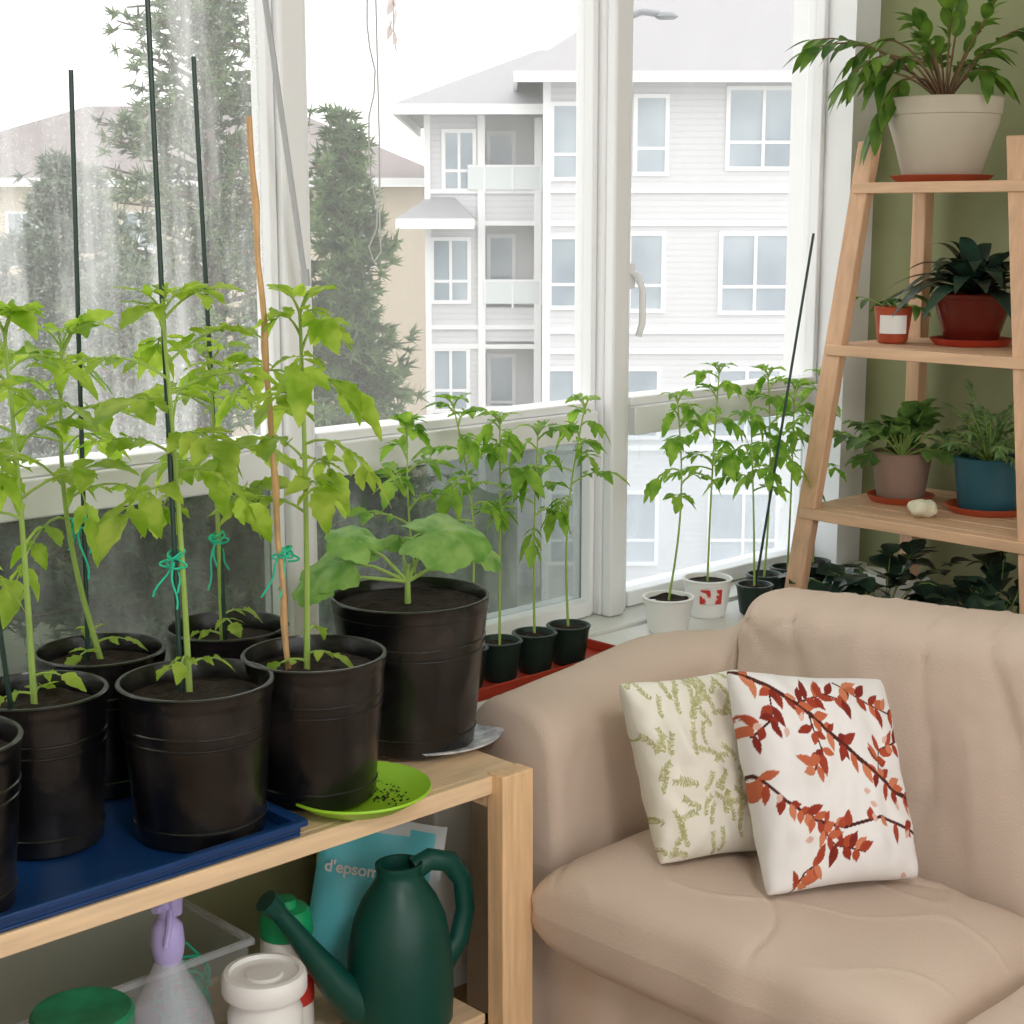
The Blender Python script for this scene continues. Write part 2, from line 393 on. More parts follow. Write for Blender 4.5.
bpart(hip(-2.35,1.2,.4,9.5,Z(3.72),.6,1.1,5,Z(5.2)),'roof',[M_roof,M_trimb])
bpart(hip(-2.3,-.75,.3,2.0,Z(1.5),-1.7,-1.2,1.25,Z(1.95)),'porch_roof',[M_roof,M_trimb])
def bwin(x0,x1,z0,z1,y=0,n=2,name='window'):
    g=G(); f=.06
    g.box(x0-.08,x1+.08,y-.05,y-.001,z0-.08,z0,0).box(x0-.08,x1+.08,y-.05,y-.001,z1,z1+.08,0)
    g.box(x0-.08,x0,y-.05,y-.001,z0,z1,0).box(x1,x1+.08,y-.05,y-.001,z0,z1,0)
    g.box(x0,x1,y-.02,y-.001,z0,z1,1)
    for k in range(1,n):
        xm=x0+(x1-x0)*k/n; g.box(xm-f/2,xm+f/2,y-.045,y-.02,z0,z1,0)
    zm=z0+(z1-z0)*.32; g.box(x0,x1,y-.04,y-.02,zm-.03,zm+.03,0)
    return bpart(g,name,[M_trimb,M_bglass])
for (a,b,z0,z1,n) in ((.82,1.27,2.3,3.65,1),(2.44,2.98,2.4,3.8,1),(4.24,5.55,2.5,3.95,2),(.78,1.24,-.2,1.1,1),(2.35,2.95,-.26,1.17,1),(4.16,5.45,-.3,1.17,2),(.75,1.22,-2.75,-1.5,1),(2.3,2.9,-2.8,-1.5,1),(4.05,5.35,-2.8,-1.5,2),(.8,1.3,-5.4,-4,1),(2.3,2.9,-5.4,-4,1),(4.05,5.35,-5.4,-4,2),(6.9,8,2.5,3.95,2),(6.9,8,-.3,1.17,2)):
    bwin(a,b,Z(z0),Z(z1),0,n)
for (a,b,z0,z1) in ((-1.35,-.8,2.1,3.2),(-1.6,-.92,-.15,1.05),(-1.6,-.95,-2.4,-1.2)): bwin(a,b,Z(z0),Z(z1),1.2,2)
for (z0,z1) in ((2.1,3.2),(-.2,1.1),(-2.8,-1.4)): bwin(-.45,.0,Z(z0),Z(z1),2.0,1,'balcony_door')
for z in (2.0,-.3,-2.9):
    g=G().box(-.9 if z==2.0 else -.6,.62,1.08,1.12,Z(z)+.52,Z(z)+.57,0)
    g.box(-.9 if z==2.0 else -.6,.62,1.09,1.11,Z(z)+.08,Z(z)+.52,1)
    for k in range(3): x=-.58+k*.57; g.box(x,x+.04,1.07,1.09,Z(z),Z(z)+.52,0)
    bpart(g,'balcony_railing',[M_trimb,M_rail])
# neighbour
e=thing('neighbouring_building',site(0,42,GZ),'beige low-rise building with a brown shingled roof','building',rot=YAW)
g=G().box(-16,-1.9,0,9,0,Z(2.3)); bpart(g,'building_wall',M_beige)
bpart(hip(-17,-1.5,-.7,9.5,Z(2.5),-12,-6.5,4.5,Z(4.6)),'roof',[M_roof2,M_trimb])
for x in (-13,-10,-7,-4.3):
    for z in (.3,-2.4): bwin(x,x+.7,Z(z),Z(z+1.3),0,2)
def conifer(right,fwd,top,rad,seed,label,m,base=GZ,nb=260,shape=.8,low=.12,sz=.26,up=.35,wd=.085):
    rg=random.Random(seed); loc=site(right,fwd,base); h=top-base
    t=thing('conifer_tree',loc,label,'tree')
    L=V(loc)
    g=G().tube([L,L+V((.05,0,h*.5)),L+V((0,0,h*.98))],[.2,.13,.03],8)
    gf=G()
    for i in range(nb):
        rel=low+(1-low)*(i/nb); z=h*rel; az=rg.uniform(0,6.28)
        R=(rad*(1-rel)**shape*rg.uniform(.5,1.2)+.12)
        o=L+V((0,0,z)); d=V((math.cos(az),math.sin(az),rg.uniform(.0,up)))
        p1=o+d*R*.5; p2=o+d*R+V((0,0,-.1*R))
        if R>.4: g.tube([o,p1,p2],[.03,.02,.008],4)
        k=max(4,int(R*12))
        for j in range(k):
            s=.2+.8*(j+rg.random())/k
            c=o+d*R*s+V((rg.gauss(0,.09),rg.gauss(0,.09),rg.gauss(0,.08)-.1*R*s*s))
            for q in range(16):
                v=V((rg.gauss(0,1)+d.x*.8,rg.gauss(0,1)+d.y*.8,rg.gauss(0,.8)+.3)).normalized()*sz*rg.uniform(.3,.75)
                w=v.cross(V((rg.gauss(0,1),rg.gauss(0,1),rg.gauss(0,1)))).normalized()*sz*wd
                gf.add([c-w,c+w,c+v],[(0,1,2)])
    g.obj('trunk',M_bark,t); gf.obj('foliage',m,t)
conifer(-3.35,18,5.2,2.0,1,'tall dark green pine tree with open ragged crown',M_needle,nb=320,shape=.55,up=.6,wd=.07)
conifer(-2.37,23,2.9,1.6,2,'dark green conifer with pointed drooping branches',M_needle,nb=330,shape=.75,sz=.32)
conifer(-7.1,26,2.4,2.7,3,'grey-green spruce tree standing near the pine',M_needle2,nb=330,shape=.6,sz=.36)
conifer(-3.3,13.5,1.1,1.2,4,'low bushy grey-green conifer with dense needles',M_needle2,nb=280,shape=.6,sz=.2)
e=thing('hedge',site(-1.5,30.5,GZ),'clipped dark green hedge beside the path','hedge',rot=YAW)
g=G()
def hf(u,v):
    a=v*math.pi; x=-4+5.6*u; y=-math.cos(a)*.8; z=2.4*max(0,math.sin(a))**.4
    p=V((x,y,z)); return p+V((0,noise.noise(p*1.7)*.3,noise.noise(p*1.5+V((5,5,5)))*.35))
g.grid(hf,60,14); g.obj('hedge_foliage',M_hedge,e,world=False,sharp=180)
e=thing('paved_lot',site(5,24,GZ+.01),'pale paved parking lot','pavement',rot=YAW)
g=G().box(-5,12,-12,6,0,.04); g.obj('paving',M_pave,e,world=False)
e['kind']='structure'
# street lamp
e=thing('street_lamp',site(.93,15,GZ),'grey metal street lamp with curved arm','street lamp',rot=YAW)
g=G().tube([(0,0,0),(0,0,6),(0,0,9.3),(.08,0,9.5),(.24,0,9.56),(.4,0,9.54)],[.08,.06,.045,.035,.03,.03],10); g.obj('lamp_post',M_metal,e,world=False)
g=G().lathe([(.001,-.03),(.05,-.025),(.075,0),(.05,.03),(.001,.04)],(.46,0,9.52),16,sx=1.5); g.obj('lamp_head',M_metal,e,world=False)
# ================================================================ TABLE
e=thing('plant_table',(1.2,2.18,0),'unfinished pine plant table with a slatted top and lower shelf','table')
tx0,tx1=-.6,1.87
for k in range(3):
    y0=1.945+k*.168; G().box(tx0,tx1,y0,y0+.16,.575,.599).obj('top_board',M_pine,e,bevel=.003)
G().box(tx0,1.797,1.928,1.944,.566,.599).obj('apron',M_pine,e,bevel=.002)
G().box(tx0,1.797,2.43,2.444,.52,.574).obj('apron',M_pine,e,bevel=.002)
for x in (tx0,1.797):
    for y in (1.902,2.405): G().box(x,x+.073,y,y+.042,0,.574 if y>2 else .602).obj('leg',M_pinev,e,bevel=.003)
G().box(1.80,1.865,1.945,2.404,.535,.574).obj('end_rail',M_pine,e,bevel=.003)
for k in range(3):
    y0=1.946+k*.153; G().box(tx0+.075,1.795,y0,y0+.148,.13,.15).obj('lower_shelf_board',M_pine,e,bevel=.003)
g=G()
x0,x1,y0,y1,z=.55,1.392,1.932,2.44,.6
g.box(x0,x1,y0,y1,z,z+.006)
for (a,b,c,d) in ((x0,x1,y0,y0+.008),(x0,x1,y1-.008,y1),(x0,x0+.008,y0+.008,y1-.008),(x1-.008,x1,y0+.008,y1-.008)): g.box(a,b,c,d,z+.006,z+.026)
g.box(x0-.006,x1+.008,y0-.010,y0+.004,z+.018,z+.028).box(x1-.004,x1+.01,y0,y1,z+.018,z+.028)
tag(g.obj('tray',M_blue,origin=((x0+x1)/2,2.18,z),bevel=.002),'dark blue plastic drip tray on the pine table','tray')
PX,PY=1.545,1.985
g=G().lathe([(.001,0),(.075,0),(.085,.003),(.112,.02),(.122,.027),(.121,.031),(.112,.027),(.084,.008),(.001,.006)],(PX,PY,.6),56)
tag(g.obj('plate',M_lime,origin=(PX,PY,.6)),'lime green plastic plate under a black pot','plate')
g=G(); rg=random.Random(3)
for k in range(80):
    a=rg.uniform(-1.3,.7); r=rg.uniform(.03,.085); c=V((PX+math.cos(a)*r,PY+math.sin(a)*r,.609)); s_=rg.uniform(.001,.0032)
    g.add([c+V((s_,0,0)),c+V((-s_*.6,s_*.8,0)),c+V((-s_*.6,-s_*.8,0)),c+V((0,0,s_))],[(0,1,3),(1,2,3),(2,0,3)])
tag(g.obj('spilled_soil',M_soil,origin=(PX,PY,.608)),'crumbs of dark soil spilled on the lime plate','soil',kind='stuff')
g=G().lathe([(.001,0),(.095,0),(.105,.004),(.145,.014),(.147,.018),(.141,.018),(.103,.007),(.001,.006)],(1.845,2.165,.6),56)
tag(g.obj('saucer',M_silver,origin=(1.845,2.165,.6)),'white patterned saucer under the largest black pot','saucer')
# ================================================================ BIG TOMATO POTS
POTL='black plastic nursery pot with a tomato plant tied to a stake'
def bigpot(x,y,z,rt,rb,h,seed,top,nleaf,first,Lr,ls,stake=None,label=POTL,smat=M_stake,tie=None,sr=.004,low=True,name='potted_tomato_plant'):
    e=thing(name,(x,y,z),label,'potted plant','tomato plants in black pots')
    pot(e,x,y,z,rt,rb,h,M_black,lip=.018,ribs=True)
    rg=random.Random(seed); gs=G();gl=G()
    tomato(gs,gl,(x+rg.uniform(-.01,.01),y+.01,z+h-.035),top,rg,nleaf,Lr,ls,first,.0055,low=low)
    gs.obj('stem',M_stem,e); gl.obj('foliage',M_tom,e,sharp=180)
    if stake:
        a,b=stake; pts=[V(a).lerp(V(b),i/24)+V((.0015*math.sin(i*1.9),.0015*math.cos(i*1.3),0))*(smat is M_bamboo) for i in range(25)]
        rad=[sr*(1.3 if (i%5==1 and smat is M_bamboo) else 1) for i in range(25)]
        G().tube(pts,rad,8).obj('stake',smat,e)
    if tie: twine(e,tie,rg)
    return e
Z0=.607
LS=.058
bigpot(.867,2.05,Z0,.119,.098,.245,11,(.92,2.10,1.39),12,.42,.15,LS,label='black plastic nursery pot with a tall leafy tomato plant')
bigpot(1.09,2.18,Z0,.104,.088,.24,12,(1.10,2.24,1.38),12,.48,.15,LS,stake=((1.06,2.17,.63),(1.02,2.15,.98)))
bigpot(1.285,2.048,Z0,.1185,.099,.245,13,(1.26,2.06,1.41),13,.48,.145,LS,stake=((1.275,2.07,.63),(1.262,2.075,2.08)),tie=(1.27,2.07,1.04),label='black plastic nursery pot with tomato plant tied to a green stake')
bigpot(1.505,2.04,.613,.1165,.096,.24,14,(1.50,2.05,1.40),13,.42,.15,LS,stake=((1.48,2.065,.64),(1.447,2.097,1.70)),smat=M_bamboo,sr=.0048,tie=(1.475,2.07,1.02),label='black pot with tomato plant and bamboo cane on lime plate')
bigpot(1.285,2.338,Z0,.107,.088,.235,15,(1.25,2.35,1.34),12,.45,.15,LS,stake=((1.27,2.36,.63),(1.29,2.35,1.775)),tie=(1.27,2.36,1.06))
bigpot(1.53,2.330,.6,.107,.088,.24,16,(1.52,2.34,1.30),11,.45,.14,LS,stake=((1.53,2.33,.63),(1.515,2.35,1.81)),tie=(1.52,2.34,1.0))
# squash pot
SX,SY=1.805,2.155
e=thing('potted_squash_plant',(SX,SY,.607),'largest black plastic pot with young broad-leaved plant on white saucer','potted plant')
pot(e,SX,SY,.607,.143,.114,.275,M_black,lip=.022,soil=.02,ribs=True)
def broad(g,c,nrm,tip,R,seed=0,droop=.3):
    nrm=V(nrm).normalized(); tip=V(tip); tip=(tip-nrm*tip.dot(nrm)).normalized(); sd=nrm.cross(tip)
    vs=[V(c)];fs=[];N=48;K=6
    for k in range(1,K+1):
        for j in range(N):
            a=2*math.pi*j/N
            r=R*(.82+.16*math.cos(a)+.05*math.cos(5*a)+.03*math.cos(15*a))
            if abs(a-math.pi)<.45: r*=.35+.65*abs(a-math.pi)/.45
            q=r*k/K
            p=V(c)+tip*q*math.cos(a)*1.08+sd*q*math.sin(a)-nrm*(droop*q*q/R)+nrm*(.05*R*math.sin(5*a)*(k/K)**2+.03*R*math.cos(9*a+k)*(k/K))
            vs.append(p)
    for j in range(N): fs.append((0,1+j,1+(j+1)%N))
    for k in range(K-1):
        for j in range(N):
            a=1+k*N+j;b=1+k*N+(j+1)%N; fs.append((a,a+N,b+N,b))
    g.add(vs,fs)
gs=G();gl=G(); c0=V((SX-.005,SY,.865))
gs.tube([c0,c0+V((0,0,.04)),c0+V((.003,0,.07))],[.006,.005,.004],8)
for (dx,dz,dy,R,n) in ((.05,.13,-.01,.092,(-.3,-.42,1)),(-.12,.075,.0,.085,(-.5,-.1,.9)),(.13,.09,.03,.05,(.1,-.5,.8)),(-.02,.10,.10,.06,(.3,.3,1)),(-.085,.115,-.01,.06,(-.2,-.6,1)),(-.16,.04,-.02,.05,(-.6,-.2,.8))):
    p=c0+V((dx*.723+dy*.69,-dx*.691+dy*.72,dz))
    gs.tube([c0+V((0,0,.04)),c0.lerp(p,.5)+V((0,0,.03)),p],[.004,.003,.0025],6)
    broad(gl,p,n,(p-c0)+V((.02,-.01,0)) if R<.09 else V((.7,-.65,0)),R)
gs.obj('stem',M_stem,e); gl.obj('foliage',M_sq,e,sharp=180)
# ================================================================ SEEDLINGS
g=G(); x0,x1,y0,y1,z=1.98,2.53,2.275,2.425,LZ
g.box(x0,x1,y0,y1,z,z+.004)
for (a,b,c,d) in ((x0,x1,y0,y0+.005),(x0,x1,y1-.005,y1),(x0,x0+.005,y0+.005,y1-.005),(x1-.005,x1,y0+.005,y1-.005)): g.box(a,b,c,d,z+.004,z+.026)
tag(g.obj('tray',M_red,origin=(2.25,2.35,z),bevel=.002),'red plastic tray holding seedling pots on the window ledge','tray')
M_dgp=mat('dark_green_pot',C(26,44,38),.4)
def seedling(x,y,z,rt,h,top,seed,m=M_dgp,label='small dark plastic pot with a tomato seedling on the ledge',stake=None,extra=None,n=9,sz=1.0,ls=.043):
    e=thing('potted_tomato_seedling',(x,y,z),label,'potted plant','tomato seedlings on the window ledge')
    pot(e,x,y,z,rt,rt*.75,h,m,lip=.008,soil=.010,name='pot')
    rg=random.Random(seed);gs=G();gl=G()
    tomato(gs,gl,(x,y,z+h-.015),top,rg,n,.085*sz,ls,.5,.003,pairs=3,low=False)
    gs.obj('stem',M_stem,e); gl.obj('foliage',M_tomd,e,sharp=180)
    if stake: G().tube([V(stake[0]).lerp(V(stake[1]),i/8) for i in range(9)],.0035,6).obj('stake',M_stake,e)
    if extra: extra(e)
zt=LZ+.0045
seedling(2.035,2.355,zt,.045,.085,(2.0,2.39,1.14),21)
seedling(2.125,2.36,zt,.045,.085,(2.14,2.41,1.17),22)
seedling(2.215,2.355,zt,.047,.085,(2.24,2.38,1.13),23)
seedling(2.312,2.35,zt,.047,.085,(2.33,2.36,1.10),24)
seedling(2.41,2.345,zt,.047,.085,(2.45,2.34,1.15),25,label='small dark pot with a tall tomato seedling in red tray')
seedling(2.78,2.38,LZ,.06,.085,(2.80,2.38,1.13),26,m=M_wpl,label='white plastic tub with a tomato seedling on the ledge')
def band(x,y,z,r,zz,m):
    def f(e):
        G().grid(lambda u,v:V((x+(r*.985+.002+v*.003)*math.cos(math.pi*1.12+u*.95),y+(r*.985+.002+v*.003)*math.sin(math.pi*1.12+u*.95),z+zz+.036*v)),12,1).obj('printed_label',m,e)
    return f
seedling(2.965,2.415,LZ,.06,.095,(3.01,2.43,1.18),27,m=M_wpl,label='white and red printed tub with a tomato seedling',extra=band(2.965,2.415,LZ,.0557,.040,M_label))
seedling(3.06,2.345,LZ,.045,.075,(3.12,2.42,1.10),28,stake=((3.06,2.35,.61),(3.15,2.27,1.51)),label='small dark pot with a seedling and a leaning dark stake')
seedling(3.17,2.40,LZ,.045,.075,(3.19,2.42,1.16),30)
seedling(3.28,2.41,LZ,.045,.075,(3.30,2.42,1.12),31)
seedling(3.39,2.41,LZ,.045,.075,(3.41,2.42,1.14),32)
# ================================================================ SOFA
e=thing('sofa',(2.35,1.2,0),'beige fabric slipcovered sofa with broad rounded arms','sofa')
ya,yb=2.05,.35
path=[]
def addp(x,y,h,w): path.append((x,y,h,w))
addp(1.95,ya,.668,.0);addp(2.0,ya,.672,.0);addp(2.1,ya,.682,.0);addp(2.2,ya,.692,.0);addp(2.3,ya,.705,.1)
cx,cy,R=2.36,ya-.17,.17
def hcorner(t): 
    q=min(1,max(0,(t-.6)/.35)); return .712+.108*(q*q*(3-2*q))
for i in range(13):
    a=math.pi/2*(1-i/12); t=i/12
    addp(cx+R*math.cos(a),cy+R*math.sin(a),hcorner(t),.1+.9*t)
addp(2.53,1.8,.825,1)
for y in (1.7,1.55,1.4,1.2,1.0,.8,.6): addp(2.53,y,.83+.035*min(1,(1.7-y)/.5),1)
for i in range(13):
    a=-math.pi/2*i/12; t=1-i/12
    addp(cx+R*math.cos(a),yb+.17+R*math.sin(a),hcorner(t),.1+.9*t)
for x in (2.3,2.2,2.1,2.0,1.95): addp(x,yb,.68,0)
P=np.array(path); d=np.r_[0,np.cumsum(np.hypot(np.diff(P[:,0]),np.diff(P[:,1])))]
n=240; ss=np.linspace(0,d[-1],n); Q=np.stack([np.interp(ss,d,P[:,k]) for k in range(4)],1)
for k in range(4):
    q=Q[:,k].copy()
    for it in range(5): q[1:-1]=(q[:-2]+2*q[1:-1]+q[2:])/4
    Q[:,k]=q
NP=90
vs=[];fs=[]
def sm(x): x=min(1,max(0,x)); return x*x*(3-2*x)
def ridge(x,w): return math.exp(-(x/w)**2)
def spw(x,p): return math.copysign(abs(x)**p,x)
for i in range(n):
    x,y,h,w=Q[i]; p=V((x,y,0)); s=ss[i]
    a=Q[max(0,i-1)];b=Q[min(n-1,i+1)]
    t=V((b[0]-a[0],b[1]-a[1],0)).normalized(); outw=V((-t.y,t.x,0))
    inb=-(.15+.07*w); itop=-.092; otop=.095; outb=.135
    endr=min(1,min(s,ss[-1]-s)/.035); er=math.sqrt(max(0,1-(1-endr)**2))
    onback=sm((min(s,ss[-1]-s)-.60)/.08)
    hh=.085
    for k in range(NP+1):
        u=k/NP
        if u<.36:
            q=u/.36; o,z=(inb+(itop-.018-inb)*(q**.9),.03+(h-hh-.03)*q)
        elif u<.64:
            q=(u-.36)/.28; an=math.pi*(1-q); rr=.5*(otop-itop)+.018
            o,z=((itop+otop)/2+spw(math.cos(an),.8)*rr,h-hh+abs(math.sin(an))**.8*hh)
        else:
            q=(u-.64)/.36; o,z=(otop+.018+(outb-otop-.018)*q,h-hh-(h-hh-.03)*q)
        oo=o*(.85+.15*er); zz=z-(1-er)*.02*(z>.4)
        qv=p+outw*oo+V((0,0,zz))
        f=noise.noise(V((qv.x*3,qv.y*3,qv.z*2)))*.007+noise.noise(V((qv.x*8+3,qv.y*8,qv.z*6)))*.003
        f+=onback*.004*noise.noise(V((s*20+qv.z*6,qv.z*2.2,3.1)))*sm((.84-qv.z)/.15+.3)
        r1=noise.noise(V((s*5+qv.z*3.5,qv.z*1.6-s,8.1))); f-=onback*.007*ridge(r1,.03)*sm((qv.z-.4)/.1)
        r1=noise.noise(V((s*10+qv.z*2.0,qv.z*1.2,5.7))); f+=onback*.004*ridge(r1,.035)*sm((qv.z-.4)/.1)
        r2=noise.noise(V((s*4-qv.z*7,qv.z*3+s*2,2.4))); f-=.004*ridge(r2,.03)*(u<.7)
        dd=(.64-s)*1.0+(qv.z-.5)*.8
        f+=.003*math.sin(dd*85)*math.exp(-((s-.54)/.08)**2)*(u<.4)
        for sc in (.63,ss[-1]-.63):
            dd=(s-sc)-.05*(.8-qv.z)
            f-=.016*math.exp(-(dd/.009)**2)*(u<.62)
            f-=.003*math.sin(s*190)*math.exp(-((dd-.05)/.04)**2)*sm((qv.z-.70)/.1)*(u<.62)
        vs.append(qv+outw*(f*(-1 if o<0 else 1))+V((0,0,f*.5 if z>.5 else 0)))
for i in range(n-1):
    for k in range(NP):
        a=i*(NP+1)+k; fs.append((a,a+1,a+NP+2,a+NP+1))
fs.append(tuple(range(NP+1))[::-1]); fs.append(tuple((n-1)*(NP+1)+k for k in range(NP+1)))
g=G(); g.add(vs,fs); g.obj('sofa_back_and_arms',M_sofa,e,sharp=75)
g=G()
def skirt(u,v):
    y=.34+1.70*u; z=.02+.26*v
    return V((1.925+.010*noise.noise(V((y*12,z*3,1)))-.012*(1-v)+.006*math.sin(y*40)*(1-v),y,z))
g.grid(skirt,120,10); g.box(1.96,2.5,.4,1.99,.03,.28); g.obj('sofa_base',M_sofa,e,sharp=60)
def cushion(x0,x1,y0,y1,z0,z1,name,seed):
    g=G(); n=120
    def sh(u,v,top):
        a=u*2-1;b=v*2-1
        ex=(1-abs(a)**7)**(1/7) ; ey=(1-abs(b)**7)**(1/7)
        X=(x0+x1)/2+(x1-x0)/2*a*(.94+.06*ey); Y=(y0+y1)/2+(y1-y0)/2*b*(.96+.04*ex)
        e_=(max(0,1-a**8)*max(0,1-b**8))**.36
        zm=(z0+z1)/2
        wr=noise.noise(V((X*4,Y*4,seed)))*.007+noise.noise(V((X*11,Y*9,seed)))*.002
        r=noise.noise(V((X*2.0+Y*3.2,Y*1.2-X*3,seed+4.4))); wr-=.005*ridge(r,.025)
        r=noise.noise(V((X*5+Y*2,Y*3-X*3,seed+1.9))); wr+=.003*ridge(r,.03)
        if top: z=zm+((z1-zm)+.004*math.cos(a*1.5)*math.cos(b*1.5)+wr)*e_
        else: z=zm-(zm-z0)*e_
        X+=-.004*max(0,-a)**6*math.sin(Y*22+2*math.sin(Y*9))
        return V((X,Y,z))
    g.grid(lambda u,v:sh(u,v,True),n,n); g.grid(lambda u,v:sh(v,u,False),n,n)
    return g.obj(name,M_sofa,e,sharp=180)
cushion(1.858,2.345,1.115,1.912,.245,.437,'seat_cushion',3)
cushion(1.862,2.345,.45,1.105,.245,.437,'seat_cushion',8)
# ---------------- pillows
def leafmask(U,W,cx,cy,ang,L,Wd):
    dx=U-cx;dy=W-cy;a=dx*math.cos(ang)+dy*math.sin(ang);b=-dx*math.sin(ang)+dy*math.cos(ang)
    s=np.clip(a/L,0,1); w=Wd*.5*np.sin(np.pi*s**.8)
    return (a>0)&(a<L)&(np.abs(b)<w)
def pillow(name,label,bl,br,tr,tl,thick,pat,seed):
    bl,br,tr,tl=map(V,(bl,br,tr,tl)); N=240
    nrm=((br-bl).cross(tl-bl)).normalized()
    us=np.linspace(0,1,N+1)
    U,W=np.meshgrid(us,us,indexing='ij')
    colf=pat(U,W)
    o=(bl+br)/2
    vs=[];cols=[]
    for side in (1,-1):
        for i in range(N+1):
            for j in range(N+1):
                u=us[i];v=us[j]; a=2*u-1;b=2*v-1
                pin=.075
                rc=1-.05*(a*a*b*b)**2
                uu=.5+.5*a*rc*(1-pin*(1-b*b)); vv=.5+.5*b*rc*(1-pin*(1-a*a))
                p=bl*(1-uu)*(1-vv)+br*uu*(1-vv)+tr*uu*vv+tl*(1-uu)*vv
                k=(max(0,1-a*a)*max(0,1-b*b))**.36
                ed=math.exp(-((1-max(abs(a),abs(b)))/.12)**2)
                th=thick*k+(noise.noise(V((u*4,v*4,seed)))*.018+noise.noise(V((u*9,v*9,seed)))*.008)*k+.006*ed*math.sin(34*(u if abs(b)>abs(a) else v)+seed)*k
                vs.append(p+nrm*th*side)
        cols.append(colf.reshape(-1,4))
    fs=[]
    n1=N+1
    for s in (0,1):
        o_=s*n1*n1
        for i in range(N):
            for j in range(N):
                a=o_+i*n1+j
                fs.append((a,a+n1,a+n1+1,a+1) if s==0 else (a,a+1,a+n1+1,a+n1))
    me=bpy.data.meshes.new(name); me.from_pydata([tuple(p-o) for p in vs],[],fs)
    at=me.color_attributes.new('pattern','FLOAT_COLOR','POINT')
    at.data.foreach_set('color',np.concatenate(cols).astype(np.float32).ravel())
    me.polygons.foreach_set('use_smooth',[True]*len(fs)); me.materials.append(attrmat(name+'_cloth'))
    ob=bpy.data.objects.new(name,me); coll.objects.link(ob); ob.location=o
    tag(ob,label,'pillow')
def polybranch(U,W,pts,wd):
    m=np.zeros(U.shape,bool)
    for (x0,y0),(x1,y1) in zip(pts[:-1],pts[1:]):
        L=math.hypot(x1-x0,y1-y0); a=((U-x0)*(x1-x0)+(W-y0)*(y1-y0))/L/L; a=np.clip(a,0,1)
        d=np.hypot(U-x0-a*(x1-x0),W-y0-a*(y1-y0)); m|=d<wd
    return m
def pat_red(U,W):
    c=np.zeros(U.shape+(4,)); c[:]=C(238,236,236)
    rg=random.Random(15)
    br=[[(0,1),(.18,.92),(.36,.80),(.52,.66),(.72,.5),(.86,.42),(1,.38)],[(.3,.84),(.5,.9),(.62,.86)],[(.6,.96),(.78,.84),(.97,.78)],[(.72,.5),(.8,.62),(.96,.66)],[(0,.52),(.12,.40),(.28,.3),(.46,.26),(.7,.3),(.98,.22)],[(.28,.3),(.4,.18),(.56,.14)],[(.14,.0),(.2,.08),(.3,.12)],[(.18,.92),(.14,.76),(.02,.68)],[(.36,.8),(.38,.62),(.3,.52)]]
    dk=C(78,38,34)
    for b in br: c[polybranch(U,W,b,.013 if b is br[0] else (.008 if b is br[4] else .005))]=dk
    reds=[C(150,56,40),C(176,78,52),C(196,106,74),C(128,44,36),C(164,68,48),C(208,130,96)]
    for b in br:
        for (x0,y0),(x1,y1) in zip(b[:-1],b[1:]):
            a0=math.atan2(y1-y0,x1-x0)
            for k in range(4):
                t=(k+rg.random())/4
                for sg in (1,-1):
                    if rg.random()<.32: continue
                    m=leafmask(U,W,x0+(x1-x0)*t,y0+(y1-y0)*t,a0+sg*rg.uniform(.4,1.4),rg.uniform(.06,.115),rg.uniform(.032,.052)); c[m]=rg.choice(reds)
    for b in br[:1]: 
        m=polybranch(U,W,b,.006); c[m]=dk
    for k in range(12):
        m=leafmask(U,W,rg.random(),rg.random(),rg.uniform(0,6.28),.05,.03); c[m]=C(222,184,172)
    return c
def pat_green(U,W):
    c=np.zeros(U.shape+(4,)); c[:]=C(238,235,224)
    rg=random.Random(9); gr=[C(192,192,142),C(176,180,122),C(208,202,164),C(188,184,146)]
    for k in range(95):
        x=rg.random();y=rg.random();a=rg.uniform(.2,2.8); pts=[(x,y)]
        for i in range(4): a+=rg.uniform(-.4,.4); x+=.034*math.cos(a); y+=.034*math.sin(a); pts.append((x,y))
        c[polybranch(U,W,pts,.0022)]=C(172,170,120)
        for (x0,y0),(x1,y1) in zip(pts[:-1],pts[1:]):
            for sg in (1,-1):
                for t in (.2,.7): c[leafmask(U,W,x0+(x1-x0)*t,y0+(y1-y0)*t,a+sg*rg.uniform(.5,1.1),.027,.013)]=rg.choice(gr)
    return c
pillow('throw_pillow','cream throw pillow with olive green leaf sprigs on the sofa',(1.985,1.71,.44),(2.19,1.61,.44),(2.22,1.73,.755),(2.0,1.83,.75),.08,pat_green,2)
pillow('throw_pillow','white throw pillow with red autumn leaf branches',(2.01,1.50,.44),(2.255,1.36,.445),(2.335,1.505,.76),(2.07,1.65,.80),.088,pat_red,6)
# ================================================================ LADDER SHELF
e=thing('ladder_shelf',(3.45,2.08,0),'light wood ladder shelf full of potted plants','shelf')
xf=lambda z:3.41-.226*(1.72-z)
yl=lambda z:2.30; yr=lambda z:1.90-.22*(1.72-z)
XB=3.68
for ya_ in (yl,yr):
    G().beam((xf(0),ya_(0),0),(xf(1.73),ya_(1.73),1.73),.03,.05).obj('leg',M_shelfv,e,bevel=.003)
    G().beam((XB,ya_(0),0),(XB-.02,ya_(1.7),1.72),.04,.04).obj('leg',M_shelfv,e,bevel=.003)
for z in (1.63,1.24,.845,.436):
    g=G(); x0=xf(z)-.028
    g.box(x0,x0+.04,yr(z)-.03,yl(z)+.012,z-.026,z)
    m_=5; 
    for k in range(m_):
        a=x0+.045+(XB-x0-.05)*k/m_; b=x0+.045+(XB-x0-.05)*(k+1)/m_-.008; g.box(a,b,yr(z)-.015,yl(z)+.02,z-.022,z)
    g.obj('shelf_board',M_shelf,e,bevel=.002)
